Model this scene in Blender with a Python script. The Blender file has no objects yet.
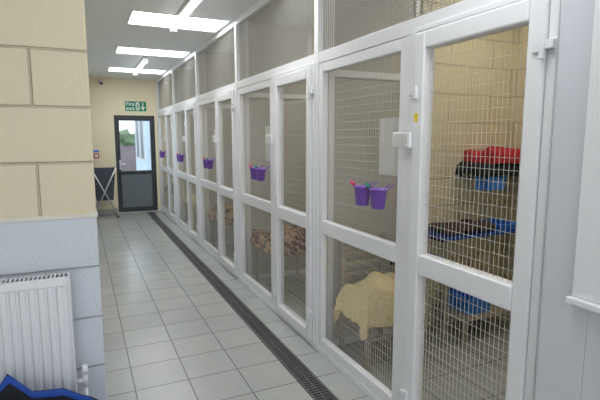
import bpy, bmesh, math, random
from mathutils import Vector, Matrix, noise
random.seed(4)
S=bpy.context.scene
S.view_settings.view_transform='Standard'
COL=S.collection

# ---------------------------------------------------------------- materials
def new_mat(name):
    m=bpy.data.materials.new(name); m.use_nodes=True
    nt=m.node_tree
    return m,nt,nt.nodes['Principled BSDF']
def mat(name,col,rough=0.5,metal=0.0,noise_amt=0.06,scale=8.0,bump=0.0,bscale=60):
    m,nt,p=new_mat(name)
    p.inputs['Roughness'].default_value=rough
    p.inputs['Metallic'].default_value=metal
    n=nt.nodes.new('ShaderNodeTexNoise'); n.inputs['Scale'].default_value=scale
    g=nt.nodes.new('ShaderNodeNewGeometry'); nt.links.new(g.outputs['Position'],n.inputs['Vector'])
    mx=nt.nodes.new('ShaderNodeMix'); mx.data_type='RGBA'
    mx.inputs[6].default_value=(*[c*(1-noise_amt) for c in col],1)
    mx.inputs[7].default_value=(*[min(1,c*(1+noise_amt)) for c in col],1)
    nt.links.new(n.outputs['Fac'],mx.inputs[0]); nt.links.new(mx.outputs[2],p.inputs['Base Color'])
    if bump>0:
        n2=nt.nodes.new('ShaderNodeTexNoise'); n2.inputs['Scale'].default_value=bscale
        nt.links.new(g.outputs['Position'],n2.inputs['Vector'])
        b=nt.nodes.new('ShaderNodeBump'); b.inputs['Strength'].default_value=bump; b.inputs['Distance'].default_value=0.01
        nt.links.new(n2.outputs['Fac'],b.inputs['Height']); nt.links.new(b.outputs['Normal'],p.inputs['Normal'])
    return m
def emat(name,col,st):
    m,nt,p=new_mat(name)
    p.inputs['Base Color'].default_value=(*col,1)
    p.inputs['Emission Color'].default_value=(*col,1); p.inputs['Emission Strength'].default_value=st
    return m
def block_mat(name,axis,upper,lower,split,joint=0.80,u_off=0.0,bw=0.45,bh=0.225,rough=0.5,bumpd=0.007,grain=.35):
    m,nt,p=new_mat(name); L=nt.links; N=nt.nodes
    p.inputs['Roughness'].default_value=rough
    g=N.new('ShaderNodeNewGeometry'); s=N.new('ShaderNodeSeparateXYZ'); L.new(g.outputs['Position'],s.inputs[0])
    au=N.new('ShaderNodeMath'); au.operation='ADD'; au.inputs[1].default_value=u_off
    L.new(s.outputs[0 if axis=='y' else 1],au.inputs[0])
    av=N.new('ShaderNodeMath'); av.operation='ADD'; av.inputs[1].default_value=-(split%bh)+bh*20
    L.new(s.outputs[2],av.inputs[0])
    c=N.new('ShaderNodeCombineXYZ'); L.new(au.outputs[0],c.inputs[0]); L.new(av.outputs[0],c.inputs[1])
    br=N.new('ShaderNodeTexBrick'); br.inputs['Scale'].default_value=1
    br.inputs['Brick Width'].default_value=bw; br.inputs['Row Height'].default_value=bh
    br.inputs['Mortar Size'].default_value=0.0065; br.inputs['Mortar Smooth'].default_value=0.7
    br.inputs['Color1'].default_value=(1,1,1,1); br.inputs['Color2'].default_value=(.97,.97,.97,1)
    br.inputs['Mortar'].default_value=(joint,joint,joint,1)
    L.new(c.outputs[0],br.inputs['Vector'])
    gt=N.new('ShaderNodeMath'); gt.operation='GREATER_THAN'; gt.inputs[1].default_value=split; L.new(s.outputs[2],gt.inputs[0])
    mx=N.new('ShaderNodeMix'); mx.data_type='RGBA'; mx.inputs[6].default_value=(*lower,1); mx.inputs[7].default_value=(*upper,1)
    L.new(gt.outputs[0],mx.inputs[0])
    mu=N.new('ShaderNodeMix'); mu.data_type='RGBA'; mu.blend_type='MULTIPLY'; mu.inputs[0].default_value=1
    L.new(mx.outputs[2],mu.inputs[6]); L.new(br.outputs['Color'],mu.inputs[7]); L.new(mu.outputs[2],p.inputs['Base Color'])
    n=N.new('ShaderNodeTexNoise'); n.inputs['Scale'].default_value=75; n.inputs['Detail'].default_value=5
    L.new(g.outputs['Position'],n.inputs['Vector'])
    b1=N.new('ShaderNodeBump'); b1.inputs['Strength'].default_value=grain; b1.inputs['Distance'].default_value=0.006; L.new(n.outputs['Fac'],b1.inputs['Height'])
    b=N.new('ShaderNodeBump'); b.invert=True; b.inputs['Strength'].default_value=1; b.inputs['Distance'].default_value=bumpd
    L.new(br.outputs['Fac'],b.inputs['Height']); L.new(b1.outputs['Normal'],b.inputs['Normal']); L.new(b.outputs['Normal'],p.inputs['Normal'])
    return m
def tile_mat(name):
    m,nt,p=new_mat(name); L=nt.links; N=nt.nodes
    p.inputs['Roughness'].default_value=0.24
    g=N.new('ShaderNodeNewGeometry'); mp=N.new('ShaderNodeMapping'); mp.inputs['Location'].default_value=(6.1,6.05,0)
    L.new(g.outputs['Position'],mp.inputs[0])
    br=N.new('ShaderNodeTexBrick'); br.offset=0; br.inputs['Scale'].default_value=1
    br.inputs['Brick Width'].default_value=0.333; br.inputs['Row Height'].default_value=0.333
    br.inputs['Mortar Size'].default_value=0.0045; br.inputs['Mortar Smooth'].default_value=0.2
    br.inputs['Color1'].default_value=(.44,.455,.435,1); br.inputs['Color2'].default_value=(.405,.42,.405,1)
    br.inputs['Mortar'].default_value=(.20,.205,.20,1)
    L.new(mp.outputs[0],br.inputs['Vector']); 
    n=N.new('ShaderNodeTexNoise'); n.inputs['Scale'].default_value=5; L.new(g.outputs['Position'],n.inputs['Vector'])
    mr=N.new('ShaderNodeMapRange'); mr.inputs[3].default_value=.93; mr.inputs[4].default_value=1.07; L.new(n.outputs['Fac'],mr.inputs[0])
    mu=N.new('ShaderNodeMix'); mu.data_type='RGBA'; mu.blend_type='MULTIPLY'; mu.inputs[0].default_value=1
    L.new(br.outputs['Color'],mu.inputs[6]); L.new(mr.outputs[0],mu.inputs[7]); L.new(mu.outputs[2],p.inputs['Base Color'])
    b=N.new('ShaderNodeBump'); b.invert=True; b.inputs['Strength'].default_value=.5; b.inputs['Distance'].default_value=.003
    L.new(br.outputs['Fac'],b.inputs['Height']); L.new(b.outputs['Normal'],p.inputs['Normal'])
    return m
def spotted(name):
    m,nt,p=new_mat(name); N=nt.nodes;L=nt.links
    p.inputs['Roughness'].default_value=.95
    g=N.new('ShaderNodeNewGeometry'); v=N.new('ShaderNodeTexVoronoi'); v.inputs['Scale'].default_value=13
    L.new(g.outputs['Position'],v.inputs['Vector'])
    r=N.new('ShaderNodeValToRGB'); r.color_ramp.interpolation='CONSTANT'
    r.color_ramp.elements[0].color=(.10,.03,.02,1); r.color_ramp.elements[1].position=.50; r.color_ramp.elements[1].color=(.42,.26,.15,1)
    L.new(v.outputs['Distance'],r.inputs[0]); L.new(r.outputs[0],p.inputs['Base Color'])
    return m
def waffle(name,c1,c2):
    m,nt,p=new_mat(name); N=nt.nodes;L=nt.links
    p.inputs['Roughness'].default_value=.95
    g=N.new('ShaderNodeNewGeometry'); v=N.new('ShaderNodeTexVoronoi'); v.inputs['Scale'].default_value=50
    v.inputs['Randomness'].default_value=.3
    L.new(g.outputs['Position'],v.inputs['Vector'])
    r=N.new('ShaderNodeValToRGB'); r.color_ramp.elements[0].color=(*c1,1); r.color_ramp.elements[1].color=(*c2,1); r.color_ramp.elements[1].position=.8
    L.new(v.outputs['Distance'],r.inputs[0]); L.new(r.outputs[0],p.inputs['Base Color'])
    b=N.new('ShaderNodeBump'); b.invert=True; b.inputs['Strength'].default_value=.5; b.inputs['Distance'].default_value=.003
    L.new(v.outputs['Distance'],b.inputs['Height']); L.new(b.outputs['Normal'],p.inputs['Normal'])
    return m
def glass_mat():
    m,nt,p=new_mat('clear_glass'); N=nt.nodes;L=nt.links
    t=N.new('ShaderNodeBsdfTransparent'); gl=N.new('ShaderNodeBsdfGlossy'); gl.inputs['Roughness'].default_value=.02
    t.inputs[0].default_value=(.92,.97,.99,1)
    mx=N.new('ShaderNodeMixShader'); mx.inputs[0].default_value=.05
    L.new(t.outputs[0],mx.inputs[1]); L.new(gl.outputs[0],mx.inputs[2])
    L.new(mx.outputs[0],N['Material Output'].inputs['Surface'])
    return m
CREAM=(.66,.59,.41); WHT=(.58,.61,.66)
M_wy=block_mat('painted_blocks_y','y',CREAM,WHT,1.254,u_off=.165)
M_wx=block_mat('painted_blocks_x','x',CREAM,WHT,1.254)
PC=(.72,.64,.43)
M_peny=block_mat('pen_blocks_y','y',PC,PC,1.254,joint=.88,grain=.2)
M_penx=block_mat('pen_blocks_x','x',PC,PC,1.254,joint=.88,grain=.2)
M_lam=mat('grey_laminate',(.44,.43,.385),.5,noise_amt=.03)
M_far=mat('far_wall_paint',(.90,.82,.60),.7,noise_amt=.02)
M_tile=tile_mat('floor_tiles')
M_ceil=mat('ceiling_paint',(.82,.85,.86),.8,noise_amt=.02)
M_plaster=mat('white_plaster',(.60,.62,.67),.6,noise_amt=.02)
M_upvc=mat('white_upvc',(.77,.78,.80),.3,noise_amt=.015)
M_wire=mat('galvanised_wire',(.60,.60,.57),.4,metal=.1)
M_wire2=mat('fine_mesh_wire',(.38,.375,.35),.5,metal=.2)
M_sky=emat('skylight_diffuser',(.97,.98,1.0),9)
M_tube=emat('fluorescent_diffuser',(1,1,1),1.5)
M_penl=emat('added_pen_light_glow',(1,.95,.86),8)  # glow of the made-up fittings that light the pens
M_dark=mat('drain_dark',(.04,.042,.043),.8)
M_grate=mat('drain_grating',(.15,.155,.155),.45,metal=.5)
M_anth=mat('anthracite_frame',(.045,.055,.065),.45)
M_panel=mat('door_panel_grey',(.17,.20,.23),.5)
M_glass=glass_mat()
M_purple=mat('purple_plastic',(.26,.12,.56),.35)
M_pink=mat('pink_plastic',(.62,.04,.16),.4)
M_teal=mat('teal_plastic',(.03,.22,.20),.4)
M_paper=mat('paper',(.60,.60,.56),.8)
M_radi=mat('radiator_enamel',(.74,.75,.77),.3,noise_amt=.01)
M_blue=mat('blue_fabric',(.010,.065,.36),.75,bump=.3)
M_black=mat('black_fabric',(.012,.013,.018),.8)
M_bag=mat('slate_canvas',(.06,.065,.085),.8)
M_red=mat('red_fleece',(.50,.03,.04),.95,bump=.6)
M_blued=mat('blue_plastic',(.03,.22,.80),.4)
M_creamf=waffle('cream_waffle_fleece',(.88,.77,.45),(.70,.56,.27))
M_brown=mat('brown_fleece',(.09,.055,.045),.95,bump=.5)
M_wood=mat('grey_wood',(.36,.31,.24),.6)
M_steel=mat('steel_tube',(.6,.6,.62),.3,metal=.7)
M_green=mat('exit_green',(.0,.26,.13),.5)
M_white=mat('sign_white',(.85,.87,.85),.5)
M_redp=mat('red_plastic',(.6,.02,.02),.4)
M_yel=mat('yellow_sticker',(.8,.6,.02),.5)
M_spot=spotted('spotted_fleece')
M_grass=mat('paving',(.46,.48,.48),.9,scale=3,noise_amt=.2)
M_fence=mat('fence_wood',(.24,.19,.21),.9,noise_amt=.3)
M_hedge=mat('hedge_leaves',(.16,.24,.13),.9,noise_amt=.5,scale=12,bump=.8)
M_bld=mat('render_wall',(.55,.68,.86),.8)

# ---------------------------------------------------------------- helpers
def link(o,parent=None):
    COL.objects.link(o)
    if parent: o.parent=parent
    return o
def empty(name,loc=(0,0,0)):
    e=bpy.data.objects.new(name,None); e.empty_display_size=.1; e.location=loc; return link(e)
def obj_from_bm(bm,name,m,parent=None,smooth=False,bevel=0,seg=2,loc=None):
    bmesh.ops.recalc_face_normals(bm,faces=bm.faces)
    me=bpy.data.meshes.new(name); bm.to_mesh(me); bm.free()
    ms=m if isinstance(m,(list,tuple)) else [m]
    for x in ms: me.materials.append(x)
    if smooth:
        for p in me.polygons: p.use_smooth=True
    o=bpy.data.objects.new(name,me); link(o,parent)
    if parent: # data are world coords
        o.location=-Vector(parent.location)
    if bevel:
        b=o.modifiers.new('bevel','BEVEL'); b.width=bevel; b.segments=seg; b.limit_method='ANGLE'
    return o
def add_box(bm,b,mi=0):
    x0,x1,y0,y1,z0,z1=b
    v=[bm.verts.new(c) for c in [(x0,y0,z0),(x1,y0,z0),(x1,y1,z0),(x0,y1,z0),(x0,y0,z1),(x1,y0,z1),(x1,y1,z1),(x0,y1,z1)]]
    for f in [(0,3,2,1),(4,5,6,7),(0,1,5,4),(1,2,6,5),(2,3,7,6),(3,0,4,7)]:
        fc=bm.faces.new([v[i] for i in f]); fc.material_index=mi
def boxes(name,lst,m,parent=None,bevel=0,seg=2):
    bm=bmesh.new()
    for b in lst:
        if len(b)==7: add_box(bm,b[:6],b[6])
        else: add_box(bm,b)
    return obj_from_bm(bm,name,m,parent,bevel=bevel,seg=seg)
def add_tube(bm,p0,p1,r0,r1=None,seg=10,caps=True,mi=0):
    if r1 is None: r1=r0
    p0=Vector(p0);p1=Vector(p1); d=(p1-p0); L=d.length; 
    q=d.to_track_quat('Z','Y').to_matrix().to_4x4()
    Mx=Matrix.Translation(p0)@q
    a=[];b=[]
    for i in range(seg):
        t=2*math.pi*i/seg
        a.append(bm.verts.new(Mx@Vector((r0*math.cos(t),r0*math.sin(t),0))))
        b.append(bm.verts.new(Mx@Vector((r1*math.cos(t),r1*math.sin(t),L))))
    for i in range(seg):
        f=bm.faces.new([a[i],a[(i+1)%seg],b[(i+1)%seg],b[i]]); f.material_index=mi; f.smooth=True
    if caps:
        bm.faces.new(a[::-1]).material_index=mi; bm.faces.new(b).material_index=mi
def tubes(name,lst,m,parent=None,seg=10):
    bm=bmesh.new()
    for t in lst: add_tube(bm,*t,seg=seg)
    return obj_from_bm(bm,name,m,parent)
def mesh_panel(name,x,y0,y1,z0,z1,dy,dz,w,m,parent):
    bm=bmesh.new()
    n=int((y1-y0)/dy)
    for i in range(1,n+1):
        y=y0+(y1-y0)*i/(n+1); add_box(bm,(x-w/2,x+w/2,y-w/2,y+w/2,z0,z1))
    n=int((z1-z0)/dz)
    for i in range(1,n+1):
        z=z0+(z1-z0)*i/(n+1); add_box(bm,(x+w/2,x+w*1.5,y0,y1,z-w/2,z+w/2))
    return obj_from_bm(bm,name,m,parent)

# ---------------------------------------------------------------- shell
H=2.80; YF=10.5; XB=3.4; XP=1.52
boxes('floor',[(-2.5,1.20,-2.5,YF+.15,-.1,0),(1.34,XB+.1,-2.5,YF+.15,-.1,0),(1.20,1.34,-2.5,.2,-.1,0),(1.20,1.34,YF-.08,YF+.15,-.1,0),(1.20,1.34,.2,YF-.08,-.12,-.05)],M_tile)
# ceiling with skylight openings
sk=[(.95,1.5),(2.95,3.5),(4.95,5.5),(6.92,7.42),(8.95,9.45)]
cb=[(-2.5,.53,-2.5,YF+.15,H,H+.12),(1.48,XB+.1,-2.5,YF+.15,H,H+.12)]
yy=-2.5
for a,b in sk: cb.append((.53,1.48,yy,a,H,H+.12)); yy=b
cb.append((.53,1.48,yy,YF+.15,H,H+.12))
boxes('ceiling',cb,M_ceil)
for a,b in sk:
    e=empty('skylight',(1.0,(a+b)/2,H))
    boxes('diffuser',[(.53,1.48,a,b,H+.03,H+.05)],M_sky,e)
    t=.02
    boxes('frame',[(.51,1.50,a-t,a,H-.006,H),(.51,1.50,b,b+t,H-.006,H),(.51,.53,a,b,H-.006,H),(1.48,1.50,a,b,H-.006,H)],M_upvc,e)
# near wing wall left
boxes('wall_left_wing',[(-2.5,.045,2.15,2.36,0,H)],M_wy,bevel=.008)
boxes('trim_wing_dado',[(-2.5,.049,2.146,2.364,1.245,1.263)],mat('dado_bead',(.66,.64,.56),.5),bevel=.003)
WL0,WL1,WZ0,WZ1=6.9,9.4,.85,2.25
boxes('wall_left',[(-.2,-.1,2.36,WL0,0,H),(-.2,-.1,WL1,YF,0,H),(-.2,-.1,WL0,WL1,0,WZ0),(-.2,-.1,WL0,WL1,WZ1,H)],M_wx)
w2=empty('added_light_window',(-.15,(WL0+WL1)/2,1.5))  # invented window, out of view, added to brighten the far floor
ws=[(-.18,-.12,WL0,WL0+.06,WZ0,WZ1),(-.18,-.12,WL1-.06,WL1,WZ0,WZ1),(-.18,-.12,WL0+.06,WL1-.06,WZ0,WZ0+.06),(-.18,-.12,WL0+.06,WL1-.06,WZ1-.06,WZ1)]
for q in (WL0+.83,WL0+1.66): ws.append((-.18,-.12,q-.03,q+.03,WZ0+.06,WZ1-.06))
boxes('sash',ws,M_upvc,w2,bevel=.004)
boxes('glass',[(-.152,-.148,WL0+.06,WL1-.06,WZ0+.06,WZ1-.06)],M_glass,w2)
boxes('wall_left_near',[(-2.6,-2.5,-2.5,2.36,0,H)],M_wx)
boxes('baseboard_left',[(-.1,-.085,2.36,YF,0,.1)],M_tile)
# far wall with door opening
DX0,DX1,DH=.65,1.46,2.05
boxes('wall_far',[(-.2,DX0,YF,YF+.2,0,H),(DX1,XB+.1,YF,YF+.2,0,H),(DX0,DX1,YF,YF+.2,DH,H)],M_far)
boxes('baseboard_far',[(-.085,DX0-.01,YF-.015,YF,0,.1)],M_tile)
boxes('wall_pen_back',[(XB,XB+.1,1.0,YF,0,H)],M_penx)
# near right wall with window
boxes('wall_right',[(1.47,1.62,.93,1.098,0,H),(1.47,1.62,-2.5,-.3,0,H),(1.47,1.62,-.3,.93,0,1.04),(1.47,1.62,-.3,.93,2.3,H)],M_plaster,bevel=.004)
boxes('wall_pen_near',[(1.62,XB,1.00,1.10,0,H)],M_peny)
w=empty('window_1',(1.5,.34,1.6))
boxes('architrave',[(1.45,1.47,.87,.975,1.06,2.36),(1.45,1.47,-.36,-.27,1.06,2.36),(1.45,1.47,-.27,.87,2.28,2.36)],M_upvc,w,bevel=.004)
boxes('sash',[(1.55,1.60,.85,.93,1.06,2.3),(1.55,1.60,-.3,-.22,1.06,2.3),(1.55,1.60,-.22,.85,1.06,1.13),(1.55,1.60,-.22,.85,2.22,2.3),(1.55,1.6,.3,.36,1.13,2.22)],M_upvc,w,bevel=.004)
boxes('sill',[(1.432,1.60,-.38,.985,1.035,1.06)],M_upvc,w,bevel=.006)
boxes('glass',[(1.573,1.577,-.22,.85,1.13,2.22)],M_glass,w)

# ---------------------------------------------------------------- drain
d=empty('drain_channel',(1.27,5,0))
gb=[(1.205,1.218,.2,YF-.08,-.03,.002),(1.322,1.335,.2,YF-.08,-.03,.002),(1.266,1.274,.2,YF-.08,-.03,.0)]
y=.22
while y<YF-.1:
    gb.append((1.218,1.322,y,y+.012,-.02,.001)); y+=.028
boxes('grating',gb,M_grate,d)
boxes('channel_bed',[(1.205,1.335,.2,YF-.08,-.049,-.045)],M_dark,d)

# ---------------------------------------------------------------- pen fronts
U=1.86; Y0=1.16; NU=5
for k in range(NU):
    b=Y0+U*k
    e=empty('cattery_pen_front',(XP,b+U/2,0))
    x0,x1=XP,XP+.06
    L=[]
    L.append((x0-.004,x1+.02,b-.060,b-.0,0,H))      # main post
    if k==NU-1: L.append((x0-.004,x1+.02,b+U-.06,YF,0,H))
    L.append((x0,x1,b,b+U-.06,2.09,2.165))   # transom
    L.append((x0,x1,b,b+U-.06,2.74,H))       # head
    L.append((x0,x1,b,b+U-.06,0,.045))       # cill
    L.append((x0,x1,b+.77,b+.825,.045,2.09))     # mullion
    L+= [(x0-.012,x1-.01,b-.024,b+.013,.04,2.10),(x0-.012,x1-.01,b+.737,b+.775,.04,2.10),(x0-.012,x1-.01,b+.013,b+.737,2.087,2.11)]
    boxes('frame',L,M_upvc,e,bevel=.004)
    F=[]
    ya,yb=b+.825,b+U-.06
    t=.055; xf=x0+.004
    F+=[(xf,x1-.008,ya,ya+t,.045,2.09),(xf,x1-.008,yb-t,yb,.045,2.09),(xf,x1-.008,ya+t,yb-t,.045,.115),(xf,x1-.008,ya+t,yb-t,2.025,2.09),(xf,x1-.008,ya+t,yb-t,.90,1.0)]
    boxes('fixed_sash',F,M_upvc,e,bevel=.008,seg=3)
    mesh_panel('fixed_mesh_upper',x0+.045,ya+t,yb-t,1.0,2.025,.025,.05,.0016,M_wire,e)
    mesh_panel('fixed_mesh_lower',x0+.045,ya+t,yb-t,.115,.90,.025,.05,.0018,M_wire,e)
    mesh_panel('transom_mesh',x0+.03,b,b+U-.06,2.165,2.74,.03,.0155,.0028,M_wire2,e)
    # door
    dd=empty('cattery_pen_door',(XP,b+.4,.05))
    ya,yb=b+.015,b+.735; t=.076; xd0,xd1=XP-.024,XP+.045
    D=[(xd0,xd1,ya,ya+t,.05,2.083),(xd0,xd1,yb-t,yb,.05,2.083),(xd0,xd1,ya+t,yb-t,.05,.125),(xd0,xd1,ya+t,yb-t,2.0,2.083),(xd0,xd1,ya+t,yb-t,.90,1.005)]
    boxes('leaf_frame',D,M_upvc,dd,bevel=.010,seg=3)
    mesh_panel('door_mesh_upper',x0+.01,ya+t,yb-t,1.005,2.0,.025,.05,.0015,M_wire,dd)
    mesh_panel('door_mesh_lower',x0+.01,ya+t,yb-t,.125,.90,.025,.05,.0017,M_wire,dd)
    hg=[]
    for hz in (.27,1.90):
        hg+=[(xd0-.010,xd0,ya+.004,ya+.045,hz-.02,hz+.02),(xd0-.010,xd0+.01,b-.024,b+.010,hz-.012,hz+.02),(xd0-.022,xd0-.002,b+.006,b+.024,hz-.045,hz+.045)]
    boxes('hinges',hg,M_upvc,dd,bevel=.004)
    ct=[]
    for hz in (.22,1.80):
        ct+=[(xd0-.014,xd0,yb-.04,yb-.012,hz-.03,hz+.03),(xd0-.006,XP-.012,yb+.0,yb+.03,hz-.012,hz+.012)]
    boxes('catches',ct,M_upvc,dd,bevel=.004)
    # label holder box
    lb=empty('pen_label_holder',(XP,b+.79,1.56))
    boxes('holder',[(XP-.046,XP-.025,b+.725,b+.86,1.53,1.61)],M_upvc,lb,bevel=.004)
    boxes('label',[(XP-.048,XP-.046,b+.74,b+.845,1.54,1.60)],M_paper,lb)
    boxes('pen_notice_paper',[(XP+.051,XP+.053,b+.92,b+1.12,1.37,1.69)],M_paper)
    # dividers
    if k<NU-1:
        boxes('wall_pen_divider',[(XP+.88,XB,b+U-.07,b+U+.01,0,H)],M_peny)
        dv=empty('pen_divider_screen',(2.0,b+U-.03,0))
        q0,q1=b+U-.055,b+U-.005; xa,xb_=XP+.085,XP+.878
        boxes('laminate_panels',[(xa+.05,xb_-.05,q0+.015,q1-.015,.05,2.01),(xa+.05,xb_-.05,q0+.015,q1-.015,2.06,H-.01)],M_lam,dv)
        boxes('screen_frame',[(xa,xa+.05,q0,q1,0,H-.01),(xb_-.05,xb_,q0,q1,0,H-.01),(xa+.05,xb_-.05,q0,q1,2.01,2.06),(xa+.05,xb_-.05,q0,q1,0,.05)],M_upvc,dv,bevel=.004)
    pl=empty('added_pen_light',(2.5,b+U/2,H))  # invented lamp fitting, added only to light the pen interior
    boxes('housing',[(2.62,2.88,b+.35,b+1.5,H-.04,H)],M_upvc,pl)
    boxes('diffuser',[(2.63,2.87,b+.37,b+1.48,H-.07,H-.04)],M_penl,pl)
boxes('yellow_sticker',[(XP-.0262,XP-.0242,Y0+.69,Y0+.715,1.66,1.70)],M_yel)

# ---------------------------------------------------------------- scoops
def lathe_cup(bm,c,r0,r1,h,th=.003,seg=24):
    cx,cy,cz=c
    prof=[(0,0),(r0,0),(r1,h),(r1+.004,h),(r1+.004,h+.004),(r1-th,h+.004),(r0-th,th),(0,th)]
    rings=[]
    for r,z in prof:
        if r==0: rings.append([bm.verts.new((cx,cy,cz+z))])
        else: rings.append([bm.verts.new((cx+r*math.cos(2*math.pi*i/seg)*.8,cy+r*math.sin(2*math.pi*i/seg),cz+z)) for i in range(seg)])
    for a,b in zip(rings,rings[1:]):
        for i in range(seg):
            j=(i+1)%seg
            if len(a)==1: bm.faces.new([a[0],b[j],b[i]])
            elif len(b)==1: bm.faces.new([a[i],a[j],b[0]])
            else: bm.faces.new([a[i],a[j],b[j],b[i]])
def scoop(y,z,hm,sc=1.0):
    x=XP-.056
    e=empty('purple_scoop_cup',(x,y,z))
    bm=bmesh.new(); lathe_cup(bm,(x,y,z-.055),.042,.056,.105)
    obj_from_bm(bm,'cup',M_purple,e,smooth=True)
    bm=bmesh.new() # hook to mesh
    add_tube(bm,(x+.04,y-.02,z+.045),(XP+.04,y-.02,z+.075),.003)
    add_tube(bm,(x+.04,y+.02,z+.045),(XP+.04,y+.02,z+.075),.003)
    obj_from_bm(bm,'hanging_hooks',M_purple,e)
    bm=bmesh.new()
    add_tube(bm,(x,y-.015,z-.03),(x-.01,y+.07,z+.055),.007,.008)
    add_tube(bm,(x-.01,y+.07,z+.055),(x-.015,y+.10,z+.075),.011,.012)
    obj_from_bm(bm,'brush_handle',hm,e)
for k in range(NU):
    b=Y0+U*k
    scoop(b+.965,1.25,M_teal); scoop(b+1.125,1.25,M_pink)

# ---------------------------------------------------------------- drape
def drape(name,cx,cy,zt,hx,hy,ov,m,parent=None,n=44,amp=.012,seed=0,th=.012,puff=.035,rot=0,freq=9,wav=.016):
    bm=bmesh.new(); g=[]; cr_,sr_=math.cos(rot),math.sin(rot)
    for i in range(n+1):
        row=[]
        for j in range(n+1):
            u=(i/n*2-1)*(hx+ov); v=(j/n*2-1)*(hy+ov)
            ex=max(0,abs(u)-hx); ey=max(0,abs(v)-hy)
            drop=max(ex,ey)+.35*min(ex,ey)
            nx=noise.noise(Vector((u*freq+seed,v*freq,0))); ny=noise.noise(Vector((u*freq,v*freq+seed,5)))
            flare=.06*drop
            x=math.copysign(min(abs(u),hx),u)+ (math.copysign(.015+flare,u) if ex>0 else 0)+nx*amp
            yv=math.copysign(min(abs(v),hy),v)+(math.copysign(.015+flare,v) if ey>0 else 0)+ny*amp
            if ex>0: x+=math.sin(v*38+seed)*wav*min(1,ex*8)
            if ey>0: yv+=math.sin(u*38+seed)*wav*min(1,ey*8)
            z=zt-drop*(1+.25*noise.noise(Vector((u*6,v*6,seed)))) + (abs(nx)*puff if drop<.02 else 0)
            row.append(bm.verts.new((cx+x*cr_-yv*sr_,cy+x*sr_+yv*cr_,z)))
        g.append(row)
    for i in range(n):
        for j in range(n): bm.faces.new([g[i][j],g[i+1][j],g[i+1][j+1],g[i][j+1]])
    o=obj_from_bm(bm,name,m,parent,smooth=True)
    s=o.modifiers.new('sol','SOLIDIFY'); s.thickness=th; s.offset=1
    return o
# chair in pen 1
c=empty('wooden_chair',(1.86,2.72,0))
cx0,cx1,cy0,cy1=1.68,2.06,2.53,2.91
boxes('legs',[(cx0,cx0+.035,cy0,cy0+.035,0,.46),(cx1-.035,cx1,cy0,cy0+.035,0,.46),(cx0,cx0+.035,cy1-.035,cy1,0,.86),(cx1-.035,cx1,cy1-.035,cy1,0,.86)],M_wood,c,bevel=.004)
boxes('seat',[(cx0-.01,cx1+.01,cy0-.01,cy1-.036,.46,.485)],M_wood,c,bevel=.006)
boxes('back_slats',[(cx0+.035,cx1-.035,cy1-.028,cy1-.008,z,z+.035) for z in (.56,.64,.72,.80)]+[(cx0+.035,cx1-.035,cy0+.01,cy0+.03,.2,.225),(cx0+.01,cx0+.025,cy0+.035,cy1-.035,.2,.225)],M_wood,c,bevel=.003)
# one loose crumpled blanket: a draped sheet with long soft ridges
def crumpled(name,cx,cy,zt,hx,hy,ov,m,n=90):
    bm=bmesh.new(); g=[]
    for i in range(n+1):
        row=[]
        for j in range(n+1):
            u=(i/n*2-1)*(hx+ov); v=(j/n*2-1)*(hy+ov)
            ex=max(0,abs(u)-hx); ey=max(0,abs(v)-hy); drop=max(ex,ey)+.4*min(ex,ey)
            # soft rounded shoulder
            x=math.copysign(min(abs(u),hx)+.045*(1-math.exp(-ex*18)),u); y=math.copysign(min(abs(v),hy)+.045*(1-math.exp(-ey*18)),v)
            w=noise.noise(Vector((u*4,v*4,2)))*1.2
            ridge=(.5+.5*math.sin(34*(u*.8+v*.6)+4*w))**2
            ridge2=(.5+.5*math.sin(26*(u*-.5+v*.9)+3*w+1))**3
            top=math.exp(-drop*9)
            z=zt-drop*(1.0+.35*noise.noise(Vector((u*3.2,v*3.2,9))))+top*(.028*ridge+.030*ridge2+.045*max(0,1-(u*u+v*v)/.03))
            if ex>0: x+=math.copysign(.022*math.sin(v*30+2*w)*min(1,ex*9),u)
            if ey>0: y+=.022*math.sin(u*30+2*w)*min(1,ey*9)
            row.append(bm.verts.new((cx+x,cy+y,z)))
        g.append(row)
    for i in range(n):
        for j in range(n): bm.faces.new([g[i][j],g[i+1][j],g[i+1][j+1],g[i][j+1]])
    o=obj_from_bm(bm,name,m,None,smooth=True)
    s=o.modifiers.new('sol','SOLIDIFY'); s.thickness=.014; s.offset=0
crumpled('cream_fleece_blanket',1.86,2.66,.53,.185,.135,.20,M_creamf)
# cat shelves
def shelf(name,x0,x1,y0,y1,z,m=None):
    e=empty(name,((x0+x1)/2,(y0+y1)/2,z))
    boxes('board',[(x0,x1,y0,y1,z-.02,z)],m or M_blue,e,bevel=.004)
    boxes('brackets',[(x0+.04,x0+.06,y0+.05,y1,z-.05,z-.02),(x0+.04,x0+.06,y1-.02,y1,z-.1,z-.05),(x1-.06,x1-.04,y0+.05,y1,z-.05,z-.02),(x1-.06,x1-.04,y1-.02,y1,z-.1,z-.05)],M_black,e)
    return e
def tub(par,x0,x1,y0,y1,z0,z1,nm):
    t=.012
    boxes(nm,[(x0,x1,y0,y0+t,z0,z1),(x0,x1,y1-t,y1,z0,z1),(x0,x0+t,y0+t,y1-t,z0,z1),(x1-t,x1,y0+t,y1-t,z0,z1),(x0+t,x1-t,y0+t,y1-t,z0,z0+t),
     (x0-.012,x1+.012,y0-.012,y0,z1-.018,z1),(x0-.012,x1+.012,y1,y1+.008,z1-.018,z1),(x0-.012,x0,y0,y1,z1-.018,z1),(x1,x1+.012,y0,y1,z1-.018,z1)],M_blued,par,bevel=.004)
sh1=shelf('cat_shelf',2.42,3.35,2.62,2.95,.84)
boxes('support_legs',[(2.44,2.47,2.63,2.66,0,.82),(3.30,3.33,2.63,2.66,0,.82)],M_wood,sh1)
drape('brown_fleece_pad',2.72,2.79,.850,.24,.14,.0,M_brown,None,amp=.004,seed=8,puff=.06,th=.03)
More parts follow.
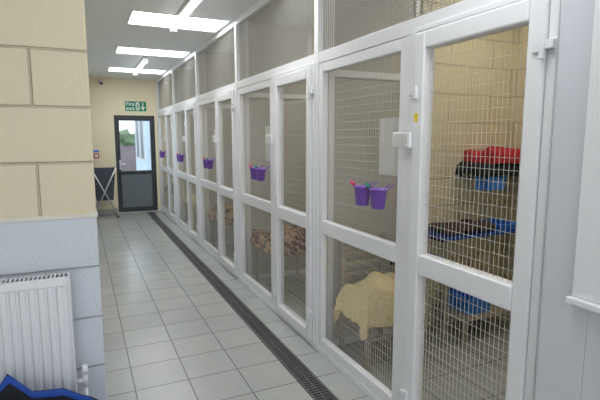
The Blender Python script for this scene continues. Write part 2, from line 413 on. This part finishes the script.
shelf('cat_shelf',2.10,2.41,2.62,2.92,.70)
sh=shelf('cat_shelf',2.80,3.38,2.65,2.95,1.36,M_black)
tub(sh,2.87,3.06,2.68,2.80,1.17,1.275,'hanging_box')
boxes('hanger_straps',[(2.90,2.92,2.73,2.75,1.275,1.34),(3.0,3.02,2.73,2.75,1.275,1.34)],M_black,sh)
bb=empty('red_and_black_fleece_blanket',(3.1,2.8,1.37))
drape('black_layer',3.08,2.80,1.375,.26,.13,.09,M_black,bb,amp=.015,seed=14,puff=.04,freq=6)
drape('red_layer',3.12,2.80,1.42,.21,.12,.04,M_red,bb,amp=.03,seed=11,puff=.12,th=.02,freq=6)
cb_=empty('blue_cat_basket',(3.12,2.75,.85))
tub(cb_,3.02,3.22,2.66,2.90,.841,.89,'tub')
cr=empty('blue_storage_crate',(2.9,2.7,0))
tub(cr,2.68,2.90,2.62,2.90,.201,.33,'crate_walls')
boxes('stand',[(2.58,3.2,2.56,2.95,.18,.20)]+[(x,x+.03,y,y+.03,0,.18) for x in (2.59,3.16) for y in (2.57,2.91)],M_wood,cr,bevel=.003)
# beds in other pens
for k in range(1,NU):
    b=Y0+U*k
    t=empty('low_bench',(1.9,b+1.45,0))
    xa,xb_,ya,yb=1.66,2.2,b+1.05,b+1.74
    boxes('top',[(xa,xb_,ya,yb,.46,.485)],M_wood,t,bevel=.004)
    boxes('legs',[(x,x+.03,y,y+.03,0,.46) for x in (xa+.01,xb_-.04) for y in (ya+.01,yb-.04)],M_wood,t)
    drape('spotted_pet_blanket' if k<3 else 'fleece_pet_blanket',1.93,b+1.395,.50,.26,.32,.05,M_spot if k<3 else (M_creamf if k==3 else M_brown),None,amp=.014,seed=k,puff=.17,th=.05)

# ---------------------------------------------------------------- far door
e=empty('door_1',(DX0,YF,0))
fr=[]
yd0,yd1=YF+.02,YF+.09
fr+=[(DX0,DX0+.05,yd0,yd1,0,DH),(DX1-.05,DX1,yd0,yd1,0,DH),(DX0+.05,DX1-.05,yd0,yd1,DH-.05,DH)]
boxes('frame',fr,M_anth,e,bevel=.004)
a,b2=DX0+.052,DX1-.052
s_=.045
boxes('leaf',[(a,a+s_,yd0-.01,yd1-.01,.01,DH-.052),(b2-s_,b2,yd0-.01,yd1-.01,.01,DH-.052),(a+s_,b2-s_,yd0-.01,yd1-.01,DH-.11,DH-.052),(a+s_,b2-s_,yd0-.01,yd1-.01,.82,.89),(a+s_,b2-s_,yd0-.01,yd1-.01,.01,.11)],M_anth,e,bevel=.006)
boxes('lower_panel',[(a+s_,b2-s_,yd0+.01,yd1-.03,.11,.82)],M_panel,e)
boxes('glass',[(a+s_,b2-s_,yd0+.02,yd0+.026,.89,DH-.11)],M_glass,e)
boxes('handle',[(a+.01,a+.04,yd0-.022,yd0-.01,.92,1.12),(a+.015,a+.13,yd0-.055,yd0-.037,1.03,1.05),(a+.015,a+.035,yd0-.055,yd0-.022,1.03,1.05)],M_steel,e,bevel=.003)
boxes('trim_door_threshold',[(DX0,DX1,YF-.02,YF+.0,0,.012)],M_steel)
# outside
boxes('ground_outside',[(-6,8,YF+.2,28,-.25,-.05)],M_grass)
fb=[]
x=-4
while x<6: fb.append((x,x+.14,20.2,20.23,-.05,1.25)); x+=.15
boxes('garden_fence',fb,M_fence)
bm=bmesh.new(); bmesh.ops.create_grid(bm,x_segments=90,y_segments=24,size=1)
for v in bm.verts:
    gx,gz=v.co.x,v.co.y
    p=Vector((gx*6+1,22,.80+gz*.85)); d_=noise.noise(p*2.2)+.5*noise.noise(p*6)
    v.co=Vector((p.x,22+.35*d_,p.z+(.5*noise.noise(Vector((p.x*1.3,0,3)))+.1 if gz>.9 else .06*d_)))
o=obj_from_bm(bm,'garden_hedge',M_hedge,smooth=True); so=o.modifiers.new('s','SOLIDIFY'); so.thickness=.6
bd=empty('outbuilding',(2.6,14,0))
boxes('walls',[(1.60,5,13.2,16,-.05,2.6)],M_bld,bd)
boxes('roof',[(1.44,5.2,13.0,16.2,2.6,2.72)],M_anth,bd)
boxes('window_panes',[(1.58,1.60,13.5,14.3,1.0,2.1),(1.58,1.60,14.6,15.4,1.0,2.1)],M_panel,bd)
boxes('window_frames',[(1.56,1.60,y-.05,y+.85,z,z+.06) for y in (13.5,14.6) for z in (.94,2.1)]+[(1.56,1.60,y,y+.05,1.0,2.1) for y in (13.45,14.3,14.55,15.4)],M_upvc,bd)

# exit sign
s=empty('fire_exit_sign',(1.09,YF-.01,2.24))
sx0,sx1,sz0,sz1=.88,1.30,2.14,2.34
boxes('board',[(sx0,sx1,YF-.012,YF,sz0,sz1)],M_green,s)
def text(t,x,z,size,m,par,yy):
    cu=bpy.data.curves.new('txt','FONT'); cu.body=t; cu.size=size; cu.extrude=.0008; cu.offset=.0015
    o=bpy.data.objects.new('lettering',cu); cu.materials.append(m); COL.objects.link(o); o.parent=par
    o.rotation_euler=(math.pi/2,0,0); o.location=Vector((x,yy,z))-Vector(par.location)
text('Fire',.895,2.25,.11,M_white,s,YF-.013); text('exit',.895,2.16,.11,M_white,s,YF-.013)
bm=bmesh.new(); yy=YF-.0135
add_box(bm,(1.09,1.165,yy,yy+.002,2.16,2.32))
add_box(bm,(1.222,1.242,yy,yy+.002,2.20,2.32))
v=[bm.verts.new(p) for p in [(1.185,yy,2.225),(1.28,yy,2.225),(1.232,yy,2.155)]]; bm.faces.new(v)
obj_from_bm(bm,'pictogram',M_white,s)
bm=bmesh.new(); yy2=yy-.001
add_tube(bm,(1.133,yy2,2.295),(1.133,yy2+.0008,2.295),.011,seg=12)
def limb(p,q,w):
    p=Vector((p[0],0,p[1]));q=Vector((q[0],0,q[1])); d=(q-p).normalized(); n_=Vector((-d.z,0,d.x))*w/2
    bm.faces.new([bm.verts.new((c_.x,yy2,c_.z)) for c_ in (p+n_,p-n_,q-n_,q+n_)])
limb((1.128,2.28),(1.12,2.225),.02); limb((1.12,2.23),(1.10,2.175),.012); limb((1.122,2.23),(1.145,2.20),.012); limb((1.145,2.205),(1.143,2.17),.010); limb((1.127,2.27),(1.153,2.245),.009); limb((1.127,2.27),(1.103,2.25),.009)
obj_from_bm(bm,'running_figure',M_green,s)
# CCTV / detector
c2=empty('security_camera',(.42,YF-.1,2.70))
boxes('mount',[(.39,.45,YF-.02,YF,2.66,2.76)],M_upvc,c2,bevel=.004)
bm=bmesh.new(); add_tube(bm,(.42,YF-.02,2.71),(.42,YF-.07,2.70),.012); add_tube(bm,(.42,YF-.05,2.70),(.44,YF-.20,2.66),.035); obj_from_bm(bm,'body',M_upvc,c2)
bm=bmesh.new(); add_tube(bm,(.44,YF-.2,2.66),(.4405,YF-.204,2.659),.028); obj_from_bm(bm,'lens',M_black,c2)
f=empty('fire_alarm_call_point',(.28,YF-.02,1.22))
boxes('box',[(.23,.33,YF-.04,YF,1.17,1.27)],M_redp,f,bevel=.005)
boxes('face_plate',[(.25,.31,YF-.043,YF-.04,1.19,1.25)],M_white,f)
boxes('notice_plaque',[(.23,.33,YF-.006,YF,1.29,1.33)],M_blued,f)

# laundry trolley
t=empty('folding_laundry_trolley',(.42,10.1,0))
x0,x1,y0,y1=.15,.60,9.85,10.3
tb=[]
for yv in (y0,y1):
    tb+=[((x0,yv,.04),(x1,yv,1.0),.014),((x1,yv,.04),(x0,yv,1.0),.014)]
for xv in (x0,x1):
    tb+=[((xv,y0-.01,1.0),(xv,y1+.01,1.0),.014),((xv,y0,.04),(xv,y1,.04),.012)]
tubes('x_frame',tb,M_steel,t)
bm=bmesh.new()
top=[(x0+.015,y0+.03),(x1-.015,y0+.03),(x1-.015,y1-.03),(x0+.015,y1-.03)]; cxm,cym=(x0+x1)/2,(y0+y1)/2
for (z0,z1,s0,s1) in [(.36,.50,.74,.80),(.50,.985,.80,1.0)]:
    A=[bm.verts.new((cxm+(p[0]-cxm)*s0,p[1],z0)) for p in top]
    B=[bm.verts.new((cxm+(p[0]-cxm)*s1,p[1],z1)) for p in top]
    for i in range(4): bm.faces.new([A[i],A[(i+1)%4],B[(i+1)%4],B[i]])
    if z0==.36: bm.faces.new(A)
bmesh.ops.remove_doubles(bm,verts=bm.verts,dist=.001)
o=obj_from_bm(bm,'bag',M_bag,t); so=o.modifiers.new('s','SOLIDIFY'); so.thickness=.006
bm=bmesh.new()
for xv in (x0,x1):
    for yv in (y0,y1): add_tube(bm,(xv-.01,yv,.026),(xv+.01,yv,.026),.026,seg=14)
obj_from_bm(bm,'castors',M_black,t)

# ---------------------------------------------------------------- fluorescent battens
for (a,b) in [(3.75,5.25),(7.6,9.1)]:
    e=empty('fluorescent_batten_light',(.96,(a+b)/2,H))
    boxes('housing',[(.93,.99,a,b,H-.040,H-.007)],M_upvc,e)
    bm=bmesh.new(); add_tube(bm,(.96,a+.02,H-.065),(.96,b-.02,H-.065),.03,seg=16); obj_from_bm(bm,'diffuser',M_tube,e)
    boxes('end_caps',[(.925,.995,a-.01,a+.02,H-.10,H-.007),(.925,.995,b-.02,b+.01,H-.10,H-.007)],M_upvc,e,bevel=.004)

# ---------------------------------------------------------------- radiator
r=empty('panel_radiator',(-.6,2.09,.75))
rx0,rx1,ry0,ry1,rz0,rz1=-1.27,-.07,2.03,2.115,.43,1.03
bm=bmesh.new()
n=36; pw=(rx1-rx0-.04)/n; prof=[(rx0+.004,ry0+.006),(rx0+.02,ry0+.006)]
for i in range(n):
    xs=rx0+.02+i*pw
    prof+=[(xs+pw*.15,ry0),(xs+pw*.65,ry0),(xs+pw*.78,ry0+.008),(xs+pw,ry0+.008)]
prof+=[(rx1-.004,ry0+.006)]
A=[bm.verts.new((p[0],p[1],rz0+.02)) for p in prof]; B=[bm.verts.new((p[0],p[1],rz1-.035)) for p in prof]
for i in range(len(prof)-1): bm.faces.new([A[i],A[i+1],B[i+1],B[i]])
obj_from_bm(bm,'front_panel',M_radi,r)
boxes('side_and_rails',[(rx0,rx0+.008,ry0,ry1,rz0,rz1),(rx1-.008,rx1,ry0,ry1,rz0,rz1),(rx0+.008,rx1-.008,ry0-.002,ry0+.01,rz1-.035,rz1),(rx0+.008,rx1-.008,ry0-.002,ry0+.01,rz0,rz0+.025),(rx0+.008,rx1-.008,ry1-.006,ry1,rz0,rz1-.004)],M_radi,r,bevel=.003)
gr=[(rx0+.008,rx1-.008,ry0+.01,ry0+.016,rz1-.006,rz1),(rx0+.008,rx1-.008,ry1-.016,ry1-.006,rz1-.006,rz1)]
x=rx0+.012
while x<rx1-.015: gr.append((x,x+.007,ry0+.016,ry1-.016,rz1-.005,rz1-.001)); x+=.0155
boxes('top_grille',gr,M_radi,r)
boxes('inner_core',[(rx0+.01,rx1-.01,ry0+.02,ry1-.02,rz0+.03,rz1-.03)],M_dark,r)
boxes('wall_brackets',[(rx0+.2,rx0+.24,ry1,2.15,.5,.95),(rx1-.24,rx1-.2,ry1,2.15,.5,.95)],M_radi,r)
bm=bmesh.new()
add_tube(bm,(rx1,2.08,.56),(rx1+.03,2.08,.56),.010); add_tube(bm,(rx1+.033,2.08,.53),(rx1+.033,2.08,.59),.011)
add_tube(bm,(rx1+.033,2.08,.59),(rx1+.033,2.08,.625),.014,.011,seg=16); add_tube(bm,(rx1+.033,2.08,0),(rx1+.033,2.08,.53),.0075)
obj_from_bm(bm,'valve_and_pipe',M_radi,r)

# ---------------------------------------------------------------- blue carrier bag (bottom left)
BX,BY=-.215,1.76
g=empty('blue_fabric_pet_carrier',(BX,BY,0))
bm=bmesh.new()
n=64; rings=[]
def ring(sc,z,jag=0):
    out=[]
    for i in range(n):
        a=2*math.pi*i/n; ca,sa=math.cos(a),math.sin(a)
        sx=math.copysign(abs(ca)**.5,ca)*.23*sc; sy=math.copysign(abs(sa)**.5,sa)*.14*sc
        zz=z
        if z>.5:
            zz+= -.06*max(0,sx+.04)/.2
            zz+= jag*(.075*math.exp(-((sx+.075)/.03)**2)+.05*math.exp(-((sx+.15)/.025)**2)+.02*math.exp(-((sx-.10)/.04)**2))
        out.append(bm.verts.new((BX+sx,BY+sy,zz)))
    return out
rings=[ring(.95,.01),ring(1.0,.15),ring(1.02,.4),ring(1.0,.60,.6),ring(1.02,.630,.9),ring(1.03,.655,1),ring(.99,.655,1),ring(.97,.630,.9),ring(.93,.58,.5),ring(.92,.1)]
for ri,(A,B) in enumerate(zip(rings,rings[1:])):
    for i in range(n):
        f_=bm.faces.new([A[i],A[(i+1)%n],B[(i+1)%n],B[i]]); f_.material_index=1 if ri in (0,3,5,7,8) else 0
bm.faces.new(rings[0]).material_index=1; bm.faces.new(rings[-1]).material_index=1
obj_from_bm(bm,'bag_body',[M_blue,M_black],g,smooth=True)
bm=bmesh.new() # rolled blue flap on the right rim
pts=[(-.22,1.66,.585),(-.15,1.66,.60),(-.07,1.66,.59),(-.01,1.67,.57)]
for p,q in zip(pts,pts[1:]): add_tube(bm,p,q,.022,.022,seg=14)
obj_from_bm(bm,'rolled_flap',M_blue,g,smooth=True)
def strap(name,pts,w,m):
    bm=bmesh.new(); prev=None; N=24
    P=[Vector(p) for p in pts]
    def cr(t):
        k=t*(len(P)-1); i=min(int(k),len(P)-2); f=k-i
        p0=P[max(i-1,0)];p1=P[i];p2=P[i+1];p3=P[min(i+2,len(P)-1)]
        return .5*((2*p1)+(-p0+p2)*f+(2*p0-5*p1+4*p2-p3)*f*f+(-p0+3*p1-3*p2+p3)*f**3)
    for i in range(N+1):
        p=cr(i/N); q=cr(min(1,i/N+.01)); q0=cr(max(0,i/N-.01)); d=(q-q0).normalized()
        s=d.cross(Vector((0,1,0))).normalized()*w/2
        a=[bm.verts.new(p+s),bm.verts.new(p-s)]
        if prev: bm.faces.new([prev[0],prev[1],a[1],a[0]])
        prev=a
    o=obj_from_bm(bm,name,m,g,smooth=True); so=o.modifiers.new('s','SOLIDIFY'); so.thickness=.02; so.offset=0
strap('handle',[(-.38,1.61,.58),(-.36,1.61,.66),(-.31,1.61,.70),(-.26,1.61,.68),(-.23,1.61,.62),(-.22,1.61,.54)],.014,M_black)

# ---------------------------------------------------------------- light / world / camera
W=bpy.data.worlds.new('world'); S.world=W; W.use_nodes=True
nt=W.node_tree; bg=nt.nodes['Background']
bg.inputs[0].default_value=(.93,.955,1,1); bg.inputs[1].default_value=2.1
cam=bpy.data.cameras.new('camera'); co=bpy.data.objects.new('camera',cam); COL.objects.link(co)
cam.sensor_width=36; cam.lens=467/600*36; cam.clip_start=.02
co.location=(0,0,1.58); co.rotation_euler=(math.radians(90-7.56),0,math.radians(-25.0))
S.camera=co
